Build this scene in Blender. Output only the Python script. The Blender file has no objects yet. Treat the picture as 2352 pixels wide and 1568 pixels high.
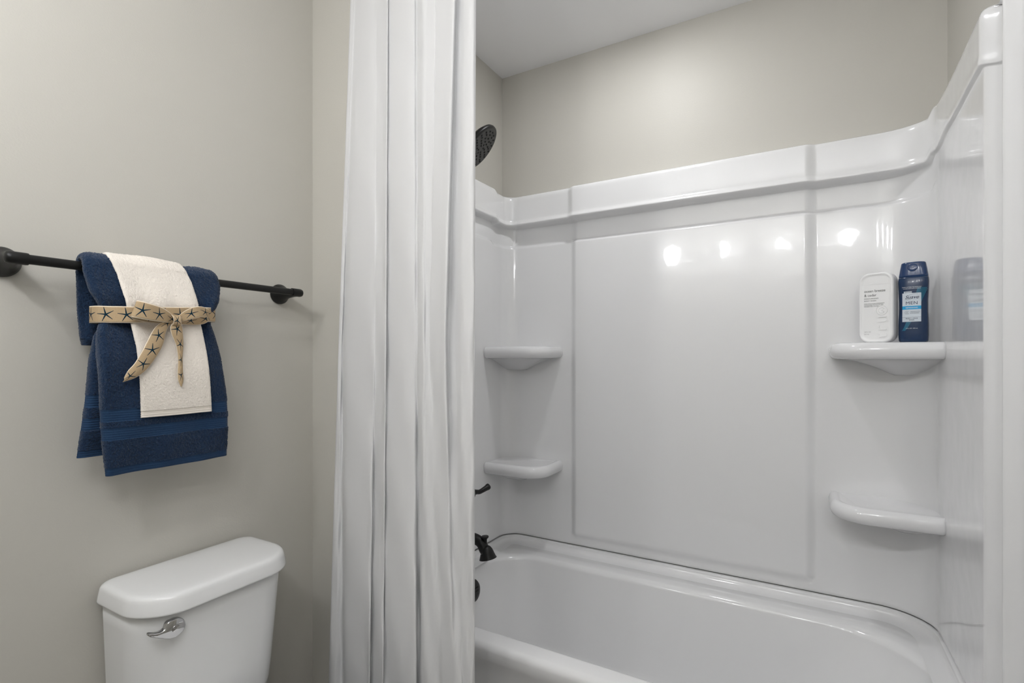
import bpy, bmesh, math, random
import numpy as np
from mathutils import Vector, Matrix
random.seed(4); rng = np.random.default_rng(4)
PI = math.pi

# ------------------------------------------------------------------ camera, world, exposure
CH = 1.215                                   # lens height above the floor
FPX = 1176.0; YAW = math.atan(1176 / 2048.0); HORIZON = 817.0
sc = bpy.context.scene
C = sc.collection
cam_d = bpy.data.cameras.new('camera'); cam = bpy.data.objects.new('camera', cam_d); C.objects.link(cam)
cam.location = (0, 0, CH); cam.rotation_euler = (PI / 2, 0, YAW)
cam_d.sensor_width = 36; cam_d.lens = 36 * FPX / 2352; cam_d.shift_y = (HORIZON - 784) / 2352
cam_d.clip_start = 0.02
sc.camera = cam
world = bpy.data.worlds.new('room_world'); sc.world = world; world.use_nodes = True
world.node_tree.nodes['Background'].inputs[0].default_value = (0.9, 0.95, 1.0, 1)
world.node_tree.nodes['Background'].inputs[1].default_value = 0.02
sc.view_settings.view_transform = 'Standard'; sc.view_settings.look = 'None'
sc.view_settings.gamma = 1.0; sc.view_settings.use_curve_mapping = False
sc.view_settings.exposure = 0.90
VANITY_GLOW = 54.0
DOWNLIGHT_GLOW = 62.0

# room measures (camera stands over x = 0, y = 0)
XT = -1.35; YW = 1.0876                      # toilet wall, face of the chase beside the tub
XP = -1.164; XE = 0.36; YB = 1.939           # alcove drywall
ZC = 2.438; XR = 0.95; YF = -0.45
_s, _c = math.sin(YAW), math.cos(YAW)
def ray(px, py):
    u = (px - 1176) / FPX
    return Vector((u * _c - _s, u * _s + _c, (HORIZON - py) / FPX))
def at_x(px, py, X):                          # point of the plane x = X measured from the photograph
    r = ray(px, py); t = X / r.x
    return Vector((X, r.y * t, r.z * t + CH))
def at_y(px, py, Y):
    r = ray(px, py); t = Y / r.y
    return Vector((r.x * t, Y, r.z * t + CH))

# ------------------------------------------------------------------ materials
def new_mat(name):
    m = bpy.data.materials.new(name); m.use_nodes = True
    nt = m.node_tree; b = nt.nodes['Principled BSDF']
    return m, nt, b
def N(nt, t, **kw):
    n = nt.nodes.new(t)
    for k, v in kw.items(): setattr(n, k, v)
    return n
def setin(n, **kw):
    for k, v in kw.items():
        n.inputs[k.replace('_', ' ')].default_value = v
def pmat(name, col, rough=0.5, metal=0.0, var=0.04, vscale=6.0, bump=0.0, bscale=200.0, bdist=0.001, spec=0.5,
         coat=0.0, sheen=0.0, wave=0.0, wscale=3.0, stretch=None, trans=0.0):
    m, nt, b = new_mat(name)
    b.inputs['Roughness'].default_value = rough; b.inputs['Metallic'].default_value = metal
    b.inputs['Specular IOR Level'].default_value = spec
    b.inputs['Coat Weight'].default_value = coat; b.inputs['Coat Roughness'].default_value = 0.04
    b.inputs['Sheen Weight'].default_value = sheen; b.inputs['Sheen Roughness'].default_value = 0.5
    tc = N(nt, 'ShaderNodeTexCoord'); mp = N(nt, 'ShaderNodeMapping')
    if stretch: mp.inputs['Scale'].default_value = stretch
    nt.links.new(tc.outputs['Object'], mp.inputs['Vector'])
    nz = N(nt, 'ShaderNodeTexNoise'); setin(nz, Scale=vscale, Detail=3.0)
    nt.links.new(mp.outputs[0], nz.inputs['Vector'])
    mx = N(nt, 'ShaderNodeMix', data_type='RGBA')
    c = np.array(col)
    mx.inputs[6].default_value = (*np.clip(c * (1 - var), 0, 1), 1); mx.inputs[7].default_value = (*np.clip(c * (1 + var), 0, 1), 1)
    nt.links.new(nz.outputs[0], mx.inputs[0]); nt.links.new(mx.outputs[2], b.inputs['Base Color'])
    last = None
    if wave > 0:
        n2 = N(nt, 'ShaderNodeTexNoise'); setin(n2, Scale=wscale, Detail=1.5)
        nt.links.new(mp.outputs[0], n2.inputs['Vector'])
        b1 = N(nt, 'ShaderNodeBump'); setin(b1, Strength=1.0, Distance=wave)
        nt.links.new(n2.outputs[0], b1.inputs['Height']); last = b1
    if bump > 0:
        n3 = N(nt, 'ShaderNodeTexNoise'); setin(n3, Scale=bscale, Detail=2.0)
        nt.links.new(mp.outputs[0], n3.inputs['Vector'])
        b2 = N(nt, 'ShaderNodeBump'); setin(b2, Strength=bump, Distance=bdist)
        nt.links.new(n3.outputs[0], b2.inputs['Height'])
        if last: nt.links.new(last.outputs[0], b2.inputs['Normal'])
        last = b2
    if last:
        nt.links.new(last.outputs[0], b.inputs['Normal']); nt.links.new(last.outputs[0], b.inputs['Coat Normal'])
    if trans > 0:
        tr = N(nt, 'ShaderNodeBsdfTranslucent'); tr.inputs[0].default_value = (*col, 1)
        ms = N(nt, 'ShaderNodeMixShader'); ms.inputs[0].default_value = trans
        nt.links.new(b.outputs[0], ms.inputs[1]); nt.links.new(tr.outputs[0], ms.inputs[2])
        nt.links.new(ms.outputs[0], nt.nodes['Material Output'].inputs[0])
    return m
def glow(name, col, strength):
    m, nt, b = new_mat(name)
    b.inputs['Base Color'].default_value = (0.9, 0.9, 0.9, 1)
    b.inputs['Emission Color'].default_value = (*col, 1); b.inputs['Emission Strength'].default_value = strength
    return m

M = {}
M['wall'] = pmat('greige_paint', (0.575, 0.557, 0.510), 0.48, var=0.012, vscale=2.0, bump=0.35, bscale=260, bdist=0.0006, spec=0.35)
M['ceiling'] = pmat('ceiling_paint', (0.92, 0.92, 0.93), 0.75, var=0.01, bump=0.3, bscale=200, bdist=0.0008, spec=0.2)
M['trim'] = pmat('white_trim_paint', (0.8, 0.8, 0.79), 0.35)
M['floor'] = pmat('grey_vinyl', (0.25, 0.235, 0.215), 0.5, var=0.15, vscale=3, stretch=(12, 1, 1))
M['acrylic'] = pmat('white_acrylic', (0.83, 0.83, 0.835), 0.20, var=0.006, spec=0.45, coat=0.75, wave=0.0010, wscale=11.0, bump=0.03, bscale=90, bdist=0.0008)
M['tub'] = pmat('white_tub_acrylic', (0.84, 0.84, 0.845), 0.10, var=0.006, spec=0.5, wave=0.0006, wscale=5.0)
M['shelf'] = pmat('white_shelf_acrylic', (0.80, 0.80, 0.81), 0.10, var=0.006, spec=0.5)
M['porcelain'] = pmat('white_porcelain', (0.84, 0.845, 0.85), 0.10, var=0.006, spec=0.5)
M['chrome'] = pmat('polished_chrome', (0.62, 0.62, 0.63), 0.05, metal=1.0, var=0.01)
M['black'] = pmat('matte_black_metal', (0.006, 0.006, 0.006), 0.38, var=0.1, spec=0.35)
M['black_face'] = pmat('grey_black_spray_face', (0.035, 0.035, 0.034), 0.42, var=0.1, spec=0.4)
M['rubber'] = pmat('black_rubber', (0.004, 0.004, 0.004), 0.4, spec=0.3)
M['curtain'] = pmat('white_cotton', (0.78, 0.78, 0.79), 0.85, var=0.012, vscale=25, bump=0.35, bscale=30, bdist=0.0025, stretch=(1.0, 1.0, 0.22), spec=0.15, trans=0.10)
M['navy'] = pmat('navy_terry', (0.0125, 0.034, 0.082), 0.95, var=0.35, vscale=420, bump=1.0, bscale=650, bdist=0.0022, spec=0.1, sheen=0.25)
M['navy_flat'] = pmat('navy_woven_band', (0.016, 0.045, 0.105), 0.8, var=0.12, vscale=300, bump=0.4, bscale=900, bdist=0.0006, spec=0.15, sheen=0.15)
M['cream'] = pmat('cream_terry', (0.90, 0.835, 0.76), 0.95, var=0.03, vscale=300, bump=0.7, bscale=600, bdist=0.0012, spec=0.1, sheen=0.15)
M['cream_flat'] = pmat('cream_woven_hem', (0.90, 0.835, 0.76), 0.9, var=0.02, vscale=300, bump=0.3, bscale=900, bdist=0.0006, spec=0.1)
M['white_plastic'] = pmat('white_plastic', (0.88, 0.88, 0.88), 0.35, var=0.006)
M['blue_plastic'] = pmat('navy_plastic', (0.005, 0.027, 0.082), 0.22, var=0.15, vscale=14, spec=0.5, coat=0.2)
M['blue_cap'] = pmat('blue_cap_plastic', (0.012, 0.042, 0.13), 0.18, var=0.08, spec=0.5, coat=0.2)
M['label_white'] = pmat('label_white', (0.62, 0.68, 0.74), 0.4, var=0.01)
M['label_cyan'] = pmat('label_cyan', (0.02, 0.36, 0.68), 0.4, var=0.02)
M['teal'] = pmat('label_teal', (0.008, 0.115, 0.20), 0.3, var=0.7, vscale=40, stretch=(1, 1, 0.25))
M['ink_navy'] = pmat('ink_navy', (0.008, 0.02, 0.07), 0.5)
M['ink_grey'] = pmat('ink_grey', (0.03, 0.03, 0.03), 0.5)
M['ink_pale'] = pmat('ink_pale_grey', (0.40, 0.40, 0.40), 0.5)
M['ink_white'] = pmat('ink_white', (0.75, 0.8, 0.84), 0.5)
M['bulb'] = glow('lit_frosted_globe', (0.975, 0.985, 1.0), VANITY_GLOW)
M['downlight'] = glow('lit_led_disc', (0.98, 0.985, 1.0), DOWNLIGHT_GLOW)
M['nickel'] = pmat('brushed_nickel', (0.55, 0.54, 0.52), 0.35, metal=1.0)

def ribbon_mat():                              # tan burlap ribbon, cream selvedge, printed starfish (uv: u along in ribbon widths, v across)
    m, nt, b = new_mat('starfish_burlap_ribbon')
    b.inputs['Roughness'].default_value = 0.85; b.inputs['Specular IOR Level'].default_value = 0.15
    L = nt.links.new
    def math_(op, a, bb=None, c=None):
        n = N(nt, 'ShaderNodeMath', operation=op)
        for i, v in enumerate((a, bb, c)):
            if v is None: continue
            if isinstance(v, (int, float)): n.inputs[i].default_value = v
            else: L(v, n.inputs[i])
        return n.outputs[0]
    uv = N(nt, 'ShaderNodeUVMap'); sp = N(nt, 'ShaderNodeSeparateXYZ'); L(uv.outputs[0], sp.inputs[0])
    u, v = sp.outputs[0], sp.outputs[1]
    fu = math_('SUBTRACT', math_('FRACT', u), 0.5); cell = math_('FLOOR', u)
    fv = math_('SUBTRACT', v, 0.5)
    r = math_('SQRT', math_('ADD', math_('MULTIPLY', fu, fu), math_('MULTIPLY', fv, fv)))
    ang = math_('ADD', math_('ARCTAN2', fv, fu), math_('ADD', math_('MULTIPLY', math_('SINE', math_('MULTIPLY', cell, 7.7)), 0.25), 0.31 + 4 * PI))
    a5 = math_('SUBTRACT', math_('MODULO', ang, 2 * PI / 5), PI / 5)
    d = math_('ABSOLUTE', math_('MULTIPLY', r, math_('SINE', a5)))
    w = math_('SUBTRACT', 0.044, math_('MULTIPLY', r, 0.068))
    star = math_('MULTIPLY', math_('LESS_THAN', d, w), math_('LESS_THAN', r, 0.44))
    edge = math_('GREATER_THAN', math_('ABSOLUTE', fv), 0.455)
    tc = N(nt, 'ShaderNodeTexCoord'); nz = N(nt, 'ShaderNodeTexNoise'); setin(nz, Scale=900.0, Detail=2.0); L(tc.outputs['Object'], nz.inputs[0])
    tan = N(nt, 'ShaderNodeMix', data_type='RGBA'); tan.inputs[6].default_value = (0.40, 0.285, 0.165, 1); tan.inputs[7].default_value = (0.56, 0.43, 0.275, 1)
    L(nz.outputs[0], tan.inputs[0])
    m1 = N(nt, 'ShaderNodeMix', data_type='RGBA'); m1.inputs[7].default_value = (0.004, 0.025, 0.045, 1)
    L(star, m1.inputs[0]); L(tan.outputs[2], m1.inputs[6])
    m2 = N(nt, 'ShaderNodeMix', data_type='RGBA'); m2.inputs[7].default_value = (0.85, 0.75, 0.60, 1)
    L(edge, m2.inputs[0]); L(m1.outputs[2], m2.inputs[6]); L(m2.outputs[2], b.inputs['Base Color'])
    bp = N(nt, 'ShaderNodeBump'); setin(bp, Strength=0.5, Distance=0.0006); L(nz.outputs[0], bp.inputs['Height']); L(bp.outputs[0], b.inputs['Normal'])
    return m
M['ribbon'] = ribbon_mat()

# ------------------------------------------------------------------ builders
def mesh(name, V, F, mat, parent=None, smooth=True, uv=None, auto=None):
    me = bpy.data.meshes.new(name)
    me.from_pydata([tuple(v) for v in V], [], [tuple(f) for f in F]); me.update()
    if uv is not None:
        l = me.uv_layers.new(name='UVMap')
        idx = np.zeros(len(me.loops), dtype=np.int32); me.loops.foreach_get('vertex_index', idx)
        l.data.foreach_set('uv', np.asarray(uv, dtype=np.float32)[idx].ravel())
    bm = bmesh.new(); bm.from_mesh(me); bmesh.ops.recalc_face_normals(bm, faces=bm.faces); bm.to_mesh(me); bm.free()
    me.materials.append(mat if not isinstance(mat, str) else M[mat])
    if smooth: me.polygons.foreach_set('use_smooth', [True] * len(me.polygons))
    if auto: me.set_sharp_from_angle(angle=math.radians(auto))
    o = bpy.data.objects.new(name, me); C.objects.link(o)
    if parent is not None: o.parent = parent
    return o
def tag(o, label, cat, group=None):
    o['label'] = label; o['category'] = cat
    if group: o['group'] = group
    return o
def thing(name, label, cat, loc=(0, 0, 0), rz=0.0, group=None):
    o = bpy.data.objects.new(name, None); C.objects.link(o); o.empty_display_size = 0.05
    o.location = loc; o.rotation_euler = (0, 0, rz)
    return tag(o, label, cat, group)
def struct(o, label=None):
    o['kind'] = 'structure'
    if label: o['label'] = label
    return o
def box(name, lo, hi, mat, parent=None, bevel=0.0, seg=3):
    bm = bmesh.new(); bmesh.ops.create_cube(bm, size=1)
    lo, hi = Vector(lo), Vector(hi)
    for v in bm.verts: v.co = Vector([(lo[i] + hi[i]) / 2 + v.co[i] * (hi[i] - lo[i]) for i in range(3)])
    if bevel: bmesh.ops.bevel(bm, geom=bm.edges[:], offset=bevel, segments=seg, affect='EDGES', profile=0.5)
    me = bpy.data.meshes.new(name); bm.to_mesh(me); bm.free(); me.materials.append(M[mat])
    if bevel:
        me.polygons.foreach_set('use_smooth', [True] * len(me.polygons)); me.set_sharp_from_angle(angle=math.radians(40))
    o = bpy.data.objects.new(name, me); C.objects.link(o)
    if parent is not None: o.parent = parent
    return o
def basis(d):
    d = Vector(d).normalized(); a = Vector((0, 0, 1)) if abs(d.z) < 0.9 else Vector((1, 0, 0))
    x = a.cross(d).normalized(); y = d.cross(x)
    return x, y, d
def lathe(name, prof, origin, axis, mat, parent=None, n=48, auto=50):     # prof: (radius, along axis)
    x, y, d = basis(axis); o = Vector(origin); V = []; F = []
    for r, h in prof:
        for i in range(n):
            a = 2 * PI * i / n; V.append(o + x * (r * math.cos(a)) + y * (r * math.sin(a)) + d * h)
    for j in range(len(prof) - 1):
        for i in range(n):
            F.append((j * n + i, j * n + (i + 1) % n, (j + 1) * n + (i + 1) % n, (j + 1) * n + i))
    F.append(tuple(range(n))); F.append(tuple((len(prof) - 1) * n + i for i in range(n)))
    return mesh(name, V, F, mat, parent, auto=auto)
def tube(name, pts, rad, mat, parent=None, n=20, squash=None, auto=60):
    pts = [Vector(p) for p in pts]; V = []; F = []
    if not isinstance(rad, (list, tuple)): rad = [rad] * len(pts)
    px = None
    for i, p in enumerate(pts):
        d = (pts[min(i + 1, len(pts) - 1)] - pts[max(i - 1, 0)]).normalized()
        if px is None: x, y, _ = basis(d)
        else:
            x = (px - d * px.dot(d)).normalized(); y = d.cross(x)
        px = x
        for k in range(n):
            a = 2 * PI * k / n; V.append(p + (x * math.cos(a) + y * math.sin(a)) * rad[i])
    for j in range(len(pts) - 1):
        for k in range(n):
            F.append((j * n + k, j * n + (k + 1) % n, (j + 1) * n + (k + 1) % n, (j + 1) * n + k))
    F.append(tuple(range(n))); F.append(tuple((len(pts) - 1) * n + k for k in range(n)))
    return mesh(name, V, F, mat, parent, auto=auto)
def spline(P, n):                               # Catmull-Rom through rows of P
    P = np.asarray(P, float); k = len(P); out = []
    t = np.linspace(0, k - 1, n)
    for s in t:
        i = min(int(s), k - 2); f = s - i
        p0, p1, p2, p3 = P[max(i - 1, 0)], P[i], P[i + 1], P[min(i + 2, k - 1)]
        out.append(0.5 * ((2 * p1) + (-p0 + p2) * f + (2 * p0 - 5 * p1 + 4 * p2 - p3) * f * f + (-p0 + 3 * p1 - 3 * p2 + p3) * f ** 3))
    return np.array(out)
def rrect(x0, x1, y0, y1, r, n=10):             # closed loop, r: one radius or four (x0y0, x1y0, x1y1, x0y1)
    if not isinstance(r, (list, tuple)): r = (r,) * 4
    L = []
    for (cx, cy, a0, rr) in ((x0 + r[0], y0 + r[0], PI, r[0]), (x1 - r[1], y0 + r[1], 1.5 * PI, r[1]), (x1 - r[2], y1 - r[2], 0, r[2]), (x0 + r[3], y1 - r[3], 0.5 * PI, r[3])):
        for i in range(n + 1):
            a = a0 + 0.5 * PI * i / n; L.append((cx + rr * math.cos(a), cy + rr * math.sin(a)))
    return L
def loft(name, loops, mat, parent=None, cap0=True, cap1=True, auto=None):    # loops: list of lists of 3D points, same count, closed
    V = []; F = []; n = len(loops[0])
    for L in loops: V += [Vector(p) for p in L]
    for j in range(len(loops) - 1):
        for i in range(n):
            F.append((j * n + i, j * n + (i + 1) % n, (j + 1) * n + (i + 1) % n, (j + 1) * n + i))
    if cap0: F.append(tuple(range(n)))
    if cap1: F.append(tuple((len(loops) - 1) * n + i for i in range(n)))
    return mesh(name, V, F, mat, parent, auto=auto)
def smooth01(t): t = np.clip(t, 0, 1); return t * t * (3 - 2 * t)
def lettering(name, text, size, matrix, mat, parent, extrude=0.0001, shear=0.0, spacing=1.0, bold=0.0, align='LEFT', squeeze=1.0, warp=None):
    cu = bpy.data.curves.new(name, 'FONT'); cu.body = text; cu.size = size; cu.extrude = extrude; cu.shear = shear
    cu.space_character = spacing; cu.offset = bold; cu.align_x = align; cu.resolution_u = 4
    t = bpy.data.objects.new(name, cu); C.objects.link(t)
    dg = bpy.context.evaluated_depsgraph_get()
    me = bpy.data.meshes.new_from_object(t.evaluated_get(dg))
    bpy.data.objects.remove(t); bpy.data.curves.remove(cu)
    for v in me.vertices:
        p = Vector((v.co.x * squeeze, v.co.y, v.co.z))
        p = matrix @ p
        v.co = warp(p) if warp else p
    me.materials.clear(); me.materials.append(M[mat])
    o = bpy.data.objects.new(name, me); C.objects.link(o); o.parent = parent
    return o

# ------------------------------------------------------------------ the room
T = 0.12
struct(box('floor', (XT - T, YF - T, -0.05), (XR + T, YB + T, 0), 'floor'))
struct(box('ceiling', (XT - T, YF - T, ZC), (XR + T, YB + T, ZC + 0.05), 'ceiling'))
struct(box('wall_left', (XT - T, YF - T, 0), (XT, YB + T, ZC), 'wall'))
struct(box('wall_alcove_left', (XT, YW, 0), (XP, YB, ZC), 'wall'))
struct(box('wall_back', (XT, YB, 0), (XR, YB + T, ZC), 'wall'))
struct(box('wall_alcove_right', (XE, YW, 0), (XR, YB, ZC), 'wall'))
struct(box('wall_right', (XR, YF - T, 0), (XR + T, YB + T, ZC), 'wall'))
struct(box('wall_front', (XT, YF - T, 0), (XR, YF, ZC), 'wall'))
struct(box('baseboard_left', (XT, YF, 0), (XT + 0.014, YW, 0.09), 'trim', bevel=0.003))
struct(box('baseboard_front', (XT + 0.014, YF, 0), (XR, YF + 0.014, 0.09), 'trim', bevel=0.003))
struct(box('baseboard_right', (XR - 0.014, YF + 0.014, 0), (XR, YW, 0.09), 'trim', bevel=0.003))

# ------------------------------------------------------------------ lamps the room has
vl = thing('vanity_light', 'four-globe vanity light bar on the wall opposite the bathtub', 'light fixture', (0, YF, 2.0))
box('backplate', (-1.0, 0, -0.035), (0.34, 0.025, 0.035), 'nickel', vl, bevel=0.008)
for gx in (-0.90, -0.52, -0.14, 0.24):
    tube('arm', [(gx, 0.02, 0), (gx, 0.10, 0), (gx, 0.15, 0.0), (gx, 0.17, -0.005)], 0.009, 'nickel', vl, n=12)
    lathe('socket', [(0.0, 0.0), (0.026, 0.0), (0.030, 0.02), (0.028, 0.03), (0.0, 0.03)], (gx, 0.155, 0), (0, 1, 0), 'nickel', vl, n=24)
    g = [(0.045 * math.sin(PI * (i + 0.02) / 16.04), 0.045 - 0.045 * math.cos(PI * (i + 0.02) / 16.04)) for i in range(17)]
    lathe('globe', g, (gx, 0.178, 0), (0, 1, 0), 'bulb', vl, n=32)
dl = thing('downlight', 'white flush LED downlight in the ceiling over the bathtub', 'light fixture', (-0.50, 1.47, ZC))
lathe('trim_ring', [(0.060, -0.001), (0.085, -0.001), (0.085, -0.004), (0.080, -0.008), (0.066, -0.010), (0.0605, -0.007)], (0, 0, 0), (0, 0, 1), 'trim', dl)
lathe('diffuser', [(0.060, -0.001), (0.060, -0.008), (0.05, -0.0095), (0.03, -0.0105), (0.001, -0.011)], (0, 0, 0), (0, 0, 1), 'downlight', dl)

# ------------------------------------------------------------------ bathtub surround
FXL, FYB, FXR = -1.12, 1.919, 0.316            # faces of the moulded surround
RL, RR = 0.07, 0.13
YFRONT = 1.165
def plan_path(step=0.012):
    P = []                                       # (x, y, nx, ny, segment, coordinate)
    ys = np.arange(YFRONT, FYB - RL, step * 0.7)
    for y in ys: P.append((FXL, y, 1, 0, 'L', y))
    for i in range(0, 19):
        a = PI - 0.5 * PI * i / 18
        P.append((FXL + RL + RL * math.cos(a), FYB - RL + RL * math.sin(a), -math.cos(a), -math.sin(a), 'CL', i / 18))
    xs = np.concatenate([np.arange(FXL + RL + step, -0.85, step), np.arange(-0.85, -0.77, 0.003), np.arange(-0.77, -0.03, step * 1.5), np.arange(-0.03, 0.05, 0.003), np.arange(0.05, FXR - RR - 0.005, step)])
    for x in xs: P.append((x, FYB, 0, -1, 'B', x))
    for i in range(0, 25):
        a = 0.5 * PI - 0.5 * PI * i / 24
        P.append((FXR - RR + RR * math.cos(a), FYB - RR + RR * math.sin(a), -math.cos(a), -math.sin(a), 'CR', i / 24))
    for y in np.concatenate([np.arange(FYB - RR - 0.012, 1.45, -0.012), np.arange(1.45, 1.26, -0.003), np.arange(1.26, YFRONT - 0.001, -0.012)]): P.append((FXR, y, -1, 0, 'R', y))
    return P
PATH = plan_path()
Z0, ZT, ZLIP, ZCOVE = 0.4500, 1.888, 1.768, 1.672
def front_fade(y): return 1 - smooth01((y - 1.345) / 0.05)         # 1 in front of the corner column
def panel_mask(x): return smooth01((x + 0.828) / 0.032) * (1 - smooth01((x + 0.005) / 0.036))
def surround_offset(seg, q, z):
    band = {'L': 0.022, 'CL': 0.026, 'B': 0.034, 'CR': 0.022, 'R': 0.007}[seg]
    if seg == 'CR': band = 0.034 - 0.027 * float(smooth01(q))
    if seg == 'CL': band = 0.022 + 0.012 * q
    zl, zc = ZLIP, ZCOVE
    if seg == 'R': zl += 0.015 * smooth01((FYB - RR - q) / 0.1)
    e = 0.0
    if seg == 'R' and q < 1.36: band *= float(smooth01((q - 1.33) / 0.015))
    if z > zl - 0.012: e += band * float(smooth01((z - (zl - 0.012)) / 0.007)) + 0.25 * band * math.exp(-((z - zl) / 0.011) ** 2)
    cove = 0.0165 * float(smooth01((z - zc) / 0.014)) * float(1 - smooth01((z - zl + 0.013) / 0.012))
    if seg == 'B': e -= cove * (0.4 + 0.6 * float(smooth01((q + 0.95) / 0.2)))
    elif seg == 'CR': e -= cove * (1 - float(smooth01(q)))
    elif seg in ('L', 'CL'): e -= cove * 0.4
    if seg == 'B':
        e += 0.015 * float(panel_mask(q)) * float(smooth01((z - 0.478) / 0.03))
    if seg in ('R', 'L'):
        f = float(front_fade(q)); e -= 0.026 * f
        if q > 1.40: e -= 0.003 * math.sin(PI * min(1, (q - 1.40) / 0.39))
        e += 0.016 * math.exp(-((q - 1.318) / 0.012) ** 2) - 0.008 * float(1 - smooth01((q - 1.285) / 0.02))
    return e
def surround_top(seg, q):
    if seg == 'R': return ZT + 0.022 + 0.016 * float(smooth01((FYB - RR - q) / 0.35)) - 0.02 * float(front_fade(q)) + 0.09 * float(1 - smooth01((q - 1.325) / 0.015))
    if seg == 'CR': return ZT + 0.022 * float(smooth01((q - 0.72) / 0.12))
    if seg == 'L': return ZT + 0.012 * float(1 - smooth01((q - 1.78) / 0.02))
    return ZT
fr = np.concatenate([np.linspace(0, 0.06, 12), np.linspace(0.075, 0.80, 36), np.linspace(0.81, 0.895, 30), np.linspace(0.898, 0.904, 4), np.linspace(0.906, 0.930, 30), np.linspace(0.935, 0.985, 14), np.linspace(0.988, 1.0, 6)])
V = []; F = []; nz_ = len(fr) + 2
for (x, y, nx, ny, seg, q) in PATH:
    top = surround_top(seg, q)
    # undercut at the seam, rolled top edge that returns to the drywall
    for k, f in enumerate(fr):
        z = Z0 + f * (top - Z0)
        zz = Z0 + f * (ZT - Z0)
        e = surround_offset(seg, q, zz)
        if k == 0: e -= 0.010
        if f > 0.985:
            t = (f - 0.985) / 0.015; e -= 0.010 * (1 - math.sqrt(max(0, 1 - t * t)))
        V.append((x + nx * e, y + ny * e, z))
    V.append((x - nx * 0.012, y - ny * 0.012, top + 0.001))
    bx, by = x - nx * 0.05, y - ny * 0.05
    V.append((min(max(bx, XP + 0.0005), XE - 0.0005), min(by, YB - 0.0005), top + 0.001))
n = len(PATH)
for i in range(n - 1):
    for k in range(nz_ - 1):
        a = i * nz_ + k; F.append((a, a + nz_, a + nz_ + 1, a + 1))
# front returns to the drywall
for i, xw in ((0, XP + 0.0005), (n - 1, XE - 0.0005)):
    b0 = len(V)
    for k in range(nz_):
        v = V[i * nz_ + k]; V.append((xw, v[1] - 0.004, v[2]))
    for k in range(nz_ - 1): F.append((i * nz_ + k, i * nz_ + k + 1, b0 + k + 1, b0 + k))
sur = thing('tub_surround', 'glossy white moulded bathtub surround with corner shelves lining the alcove', 'shower surround', (0, 0, 0))
mesh('wall_shell', V, F, 'acrylic', sur)

def corner_shelf(side, ztop):
    # plan outline: straight wall sides and a straight front with one rounded free corner
    x0, x1 = (FXL - 0.004, -0.862) if side < 0 else (0.062, FXR + 0.004)
    y0, y1 = 1.722, FYB + 0.004
    r = 0.085
    loops = []
    def loop(ins, z, yin=None):
        yi = y0 + (ins if yin is None else yin)
        if side < 0: L = rrect(x0, x1 - ins, yi, y1, (0.01, r - ins * 0.3, 0.006, 0.006))
        else: L = rrect(x0 + ins, x1, yi, y1, (r - ins * 0.3, 0.01, 0.006, 0.006))
        return [(x, y, z) for x, y in L]
    th = 0.046
    def dished(L, z, amt, rad):                   # shallow tray on top
        return L
    loops.append(loop(0.030, ztop - 0.004)); loops.append(loop(0.024, ztop - 0.003)); loops.append(loop(0.017, ztop + 0.0005))
    for i in range(1, 13):
        a = PI * i / 13.0
        loops.append(loop(0.017 * (1 - math.sin(a)), ztop - th / 2 + (th / 2) * math.cos(a)))
    for f in np.linspace(0.06, 1, 12):
        loops.append(loop(0.017 + 0.150 * f, ztop - th - 0.050 * f ** 1.7))
    o = loft('corner_shelf', loops, 'shelf', sur, auto=None)
    return o
for side in (-1, 1):
    for zt in (CH + 0.037, CH - 0.428): corner_shelf(side, zt)

# ------------------------------------------------------------------ bathtub
tub = thing('bathtub', 'white alcove bathtub with a wide rim and sloped basin', 'bathtub', (0, 0, 0))
ZR = 0.425
x0, x1, y0, y1 = XP + 0.001, XE - 0.001, 1.180, YB - 0.002
def tl(ax0, ax1, ay0, ay1, r, z, n=14): return [(x, y, z) for x, y in rrect(ax0, ax1, ay0, ay1, r, n)]
L = [tl(x0, x1, y0 + 0.022, y1, 0.008, 0.0), tl(x0, x1, y0 + 0.022, y1, 0.008, 0.30), tl(x0, x1, y0 + 0.018, y1, 0.008, 0.355), tl(x0, x1, y0 + 0.004, y1, 0.008, 0.378)]
for i in range(0, 7):
    a = 0.5 * PI * i / 6; rr = 0.020
    L.append(tl(x0, x1, y0 + rr - rr * math.cos(a), y1, 0.008, ZR - rr + rr * math.sin(a)))
bx0, bx1, by0, by1 = -1.078, 0.290, 1.260, 1.790
RC = (0.14, 0.20, 0.24, 0.17)
for i in range(0, 8):
    a = 0.5 * PI * i / 7; rr = 0.022
    g = rr * (1 - math.sin(a)) * -1.0
    L.append(tl(bx0 - rr + rr * math.sin(a), bx1 + rr - rr * math.sin(a), by0 - rr + rr * math.sin(a), by1 + rr - rr * math.sin(a), RC, ZR - 0.001 - rr + rr * math.cos(a)))
for f in np.linspace(0.08, 0.86, 12):
    z = ZR - 0.02 - f * 0.32; s = f
    L.append(tl(bx0 + 0.075 * s, bx1 - 0.20 * s ** 1.15, by0 + 0.045 * s, by1 - 0.05 * s, RC, z))
for i in range(1, 7):
    a = 0.5 * PI * i / 6; s = 0.86 + 0.10 * math.sin(a); g = 0.05 * (1 - math.cos(a))
    L.append(tl(bx0 + 0.075 * s + g, bx1 - 0.20 * s ** 1.15 - g, by0 + 0.045 * s + g, by1 - 0.05 * s - g, RC, ZR - 0.02 - 0.32 * 0.86 - 0.05 * math.sin(a)))
loft('tub_body', L, 'tub', tub, cap0=False)
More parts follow.
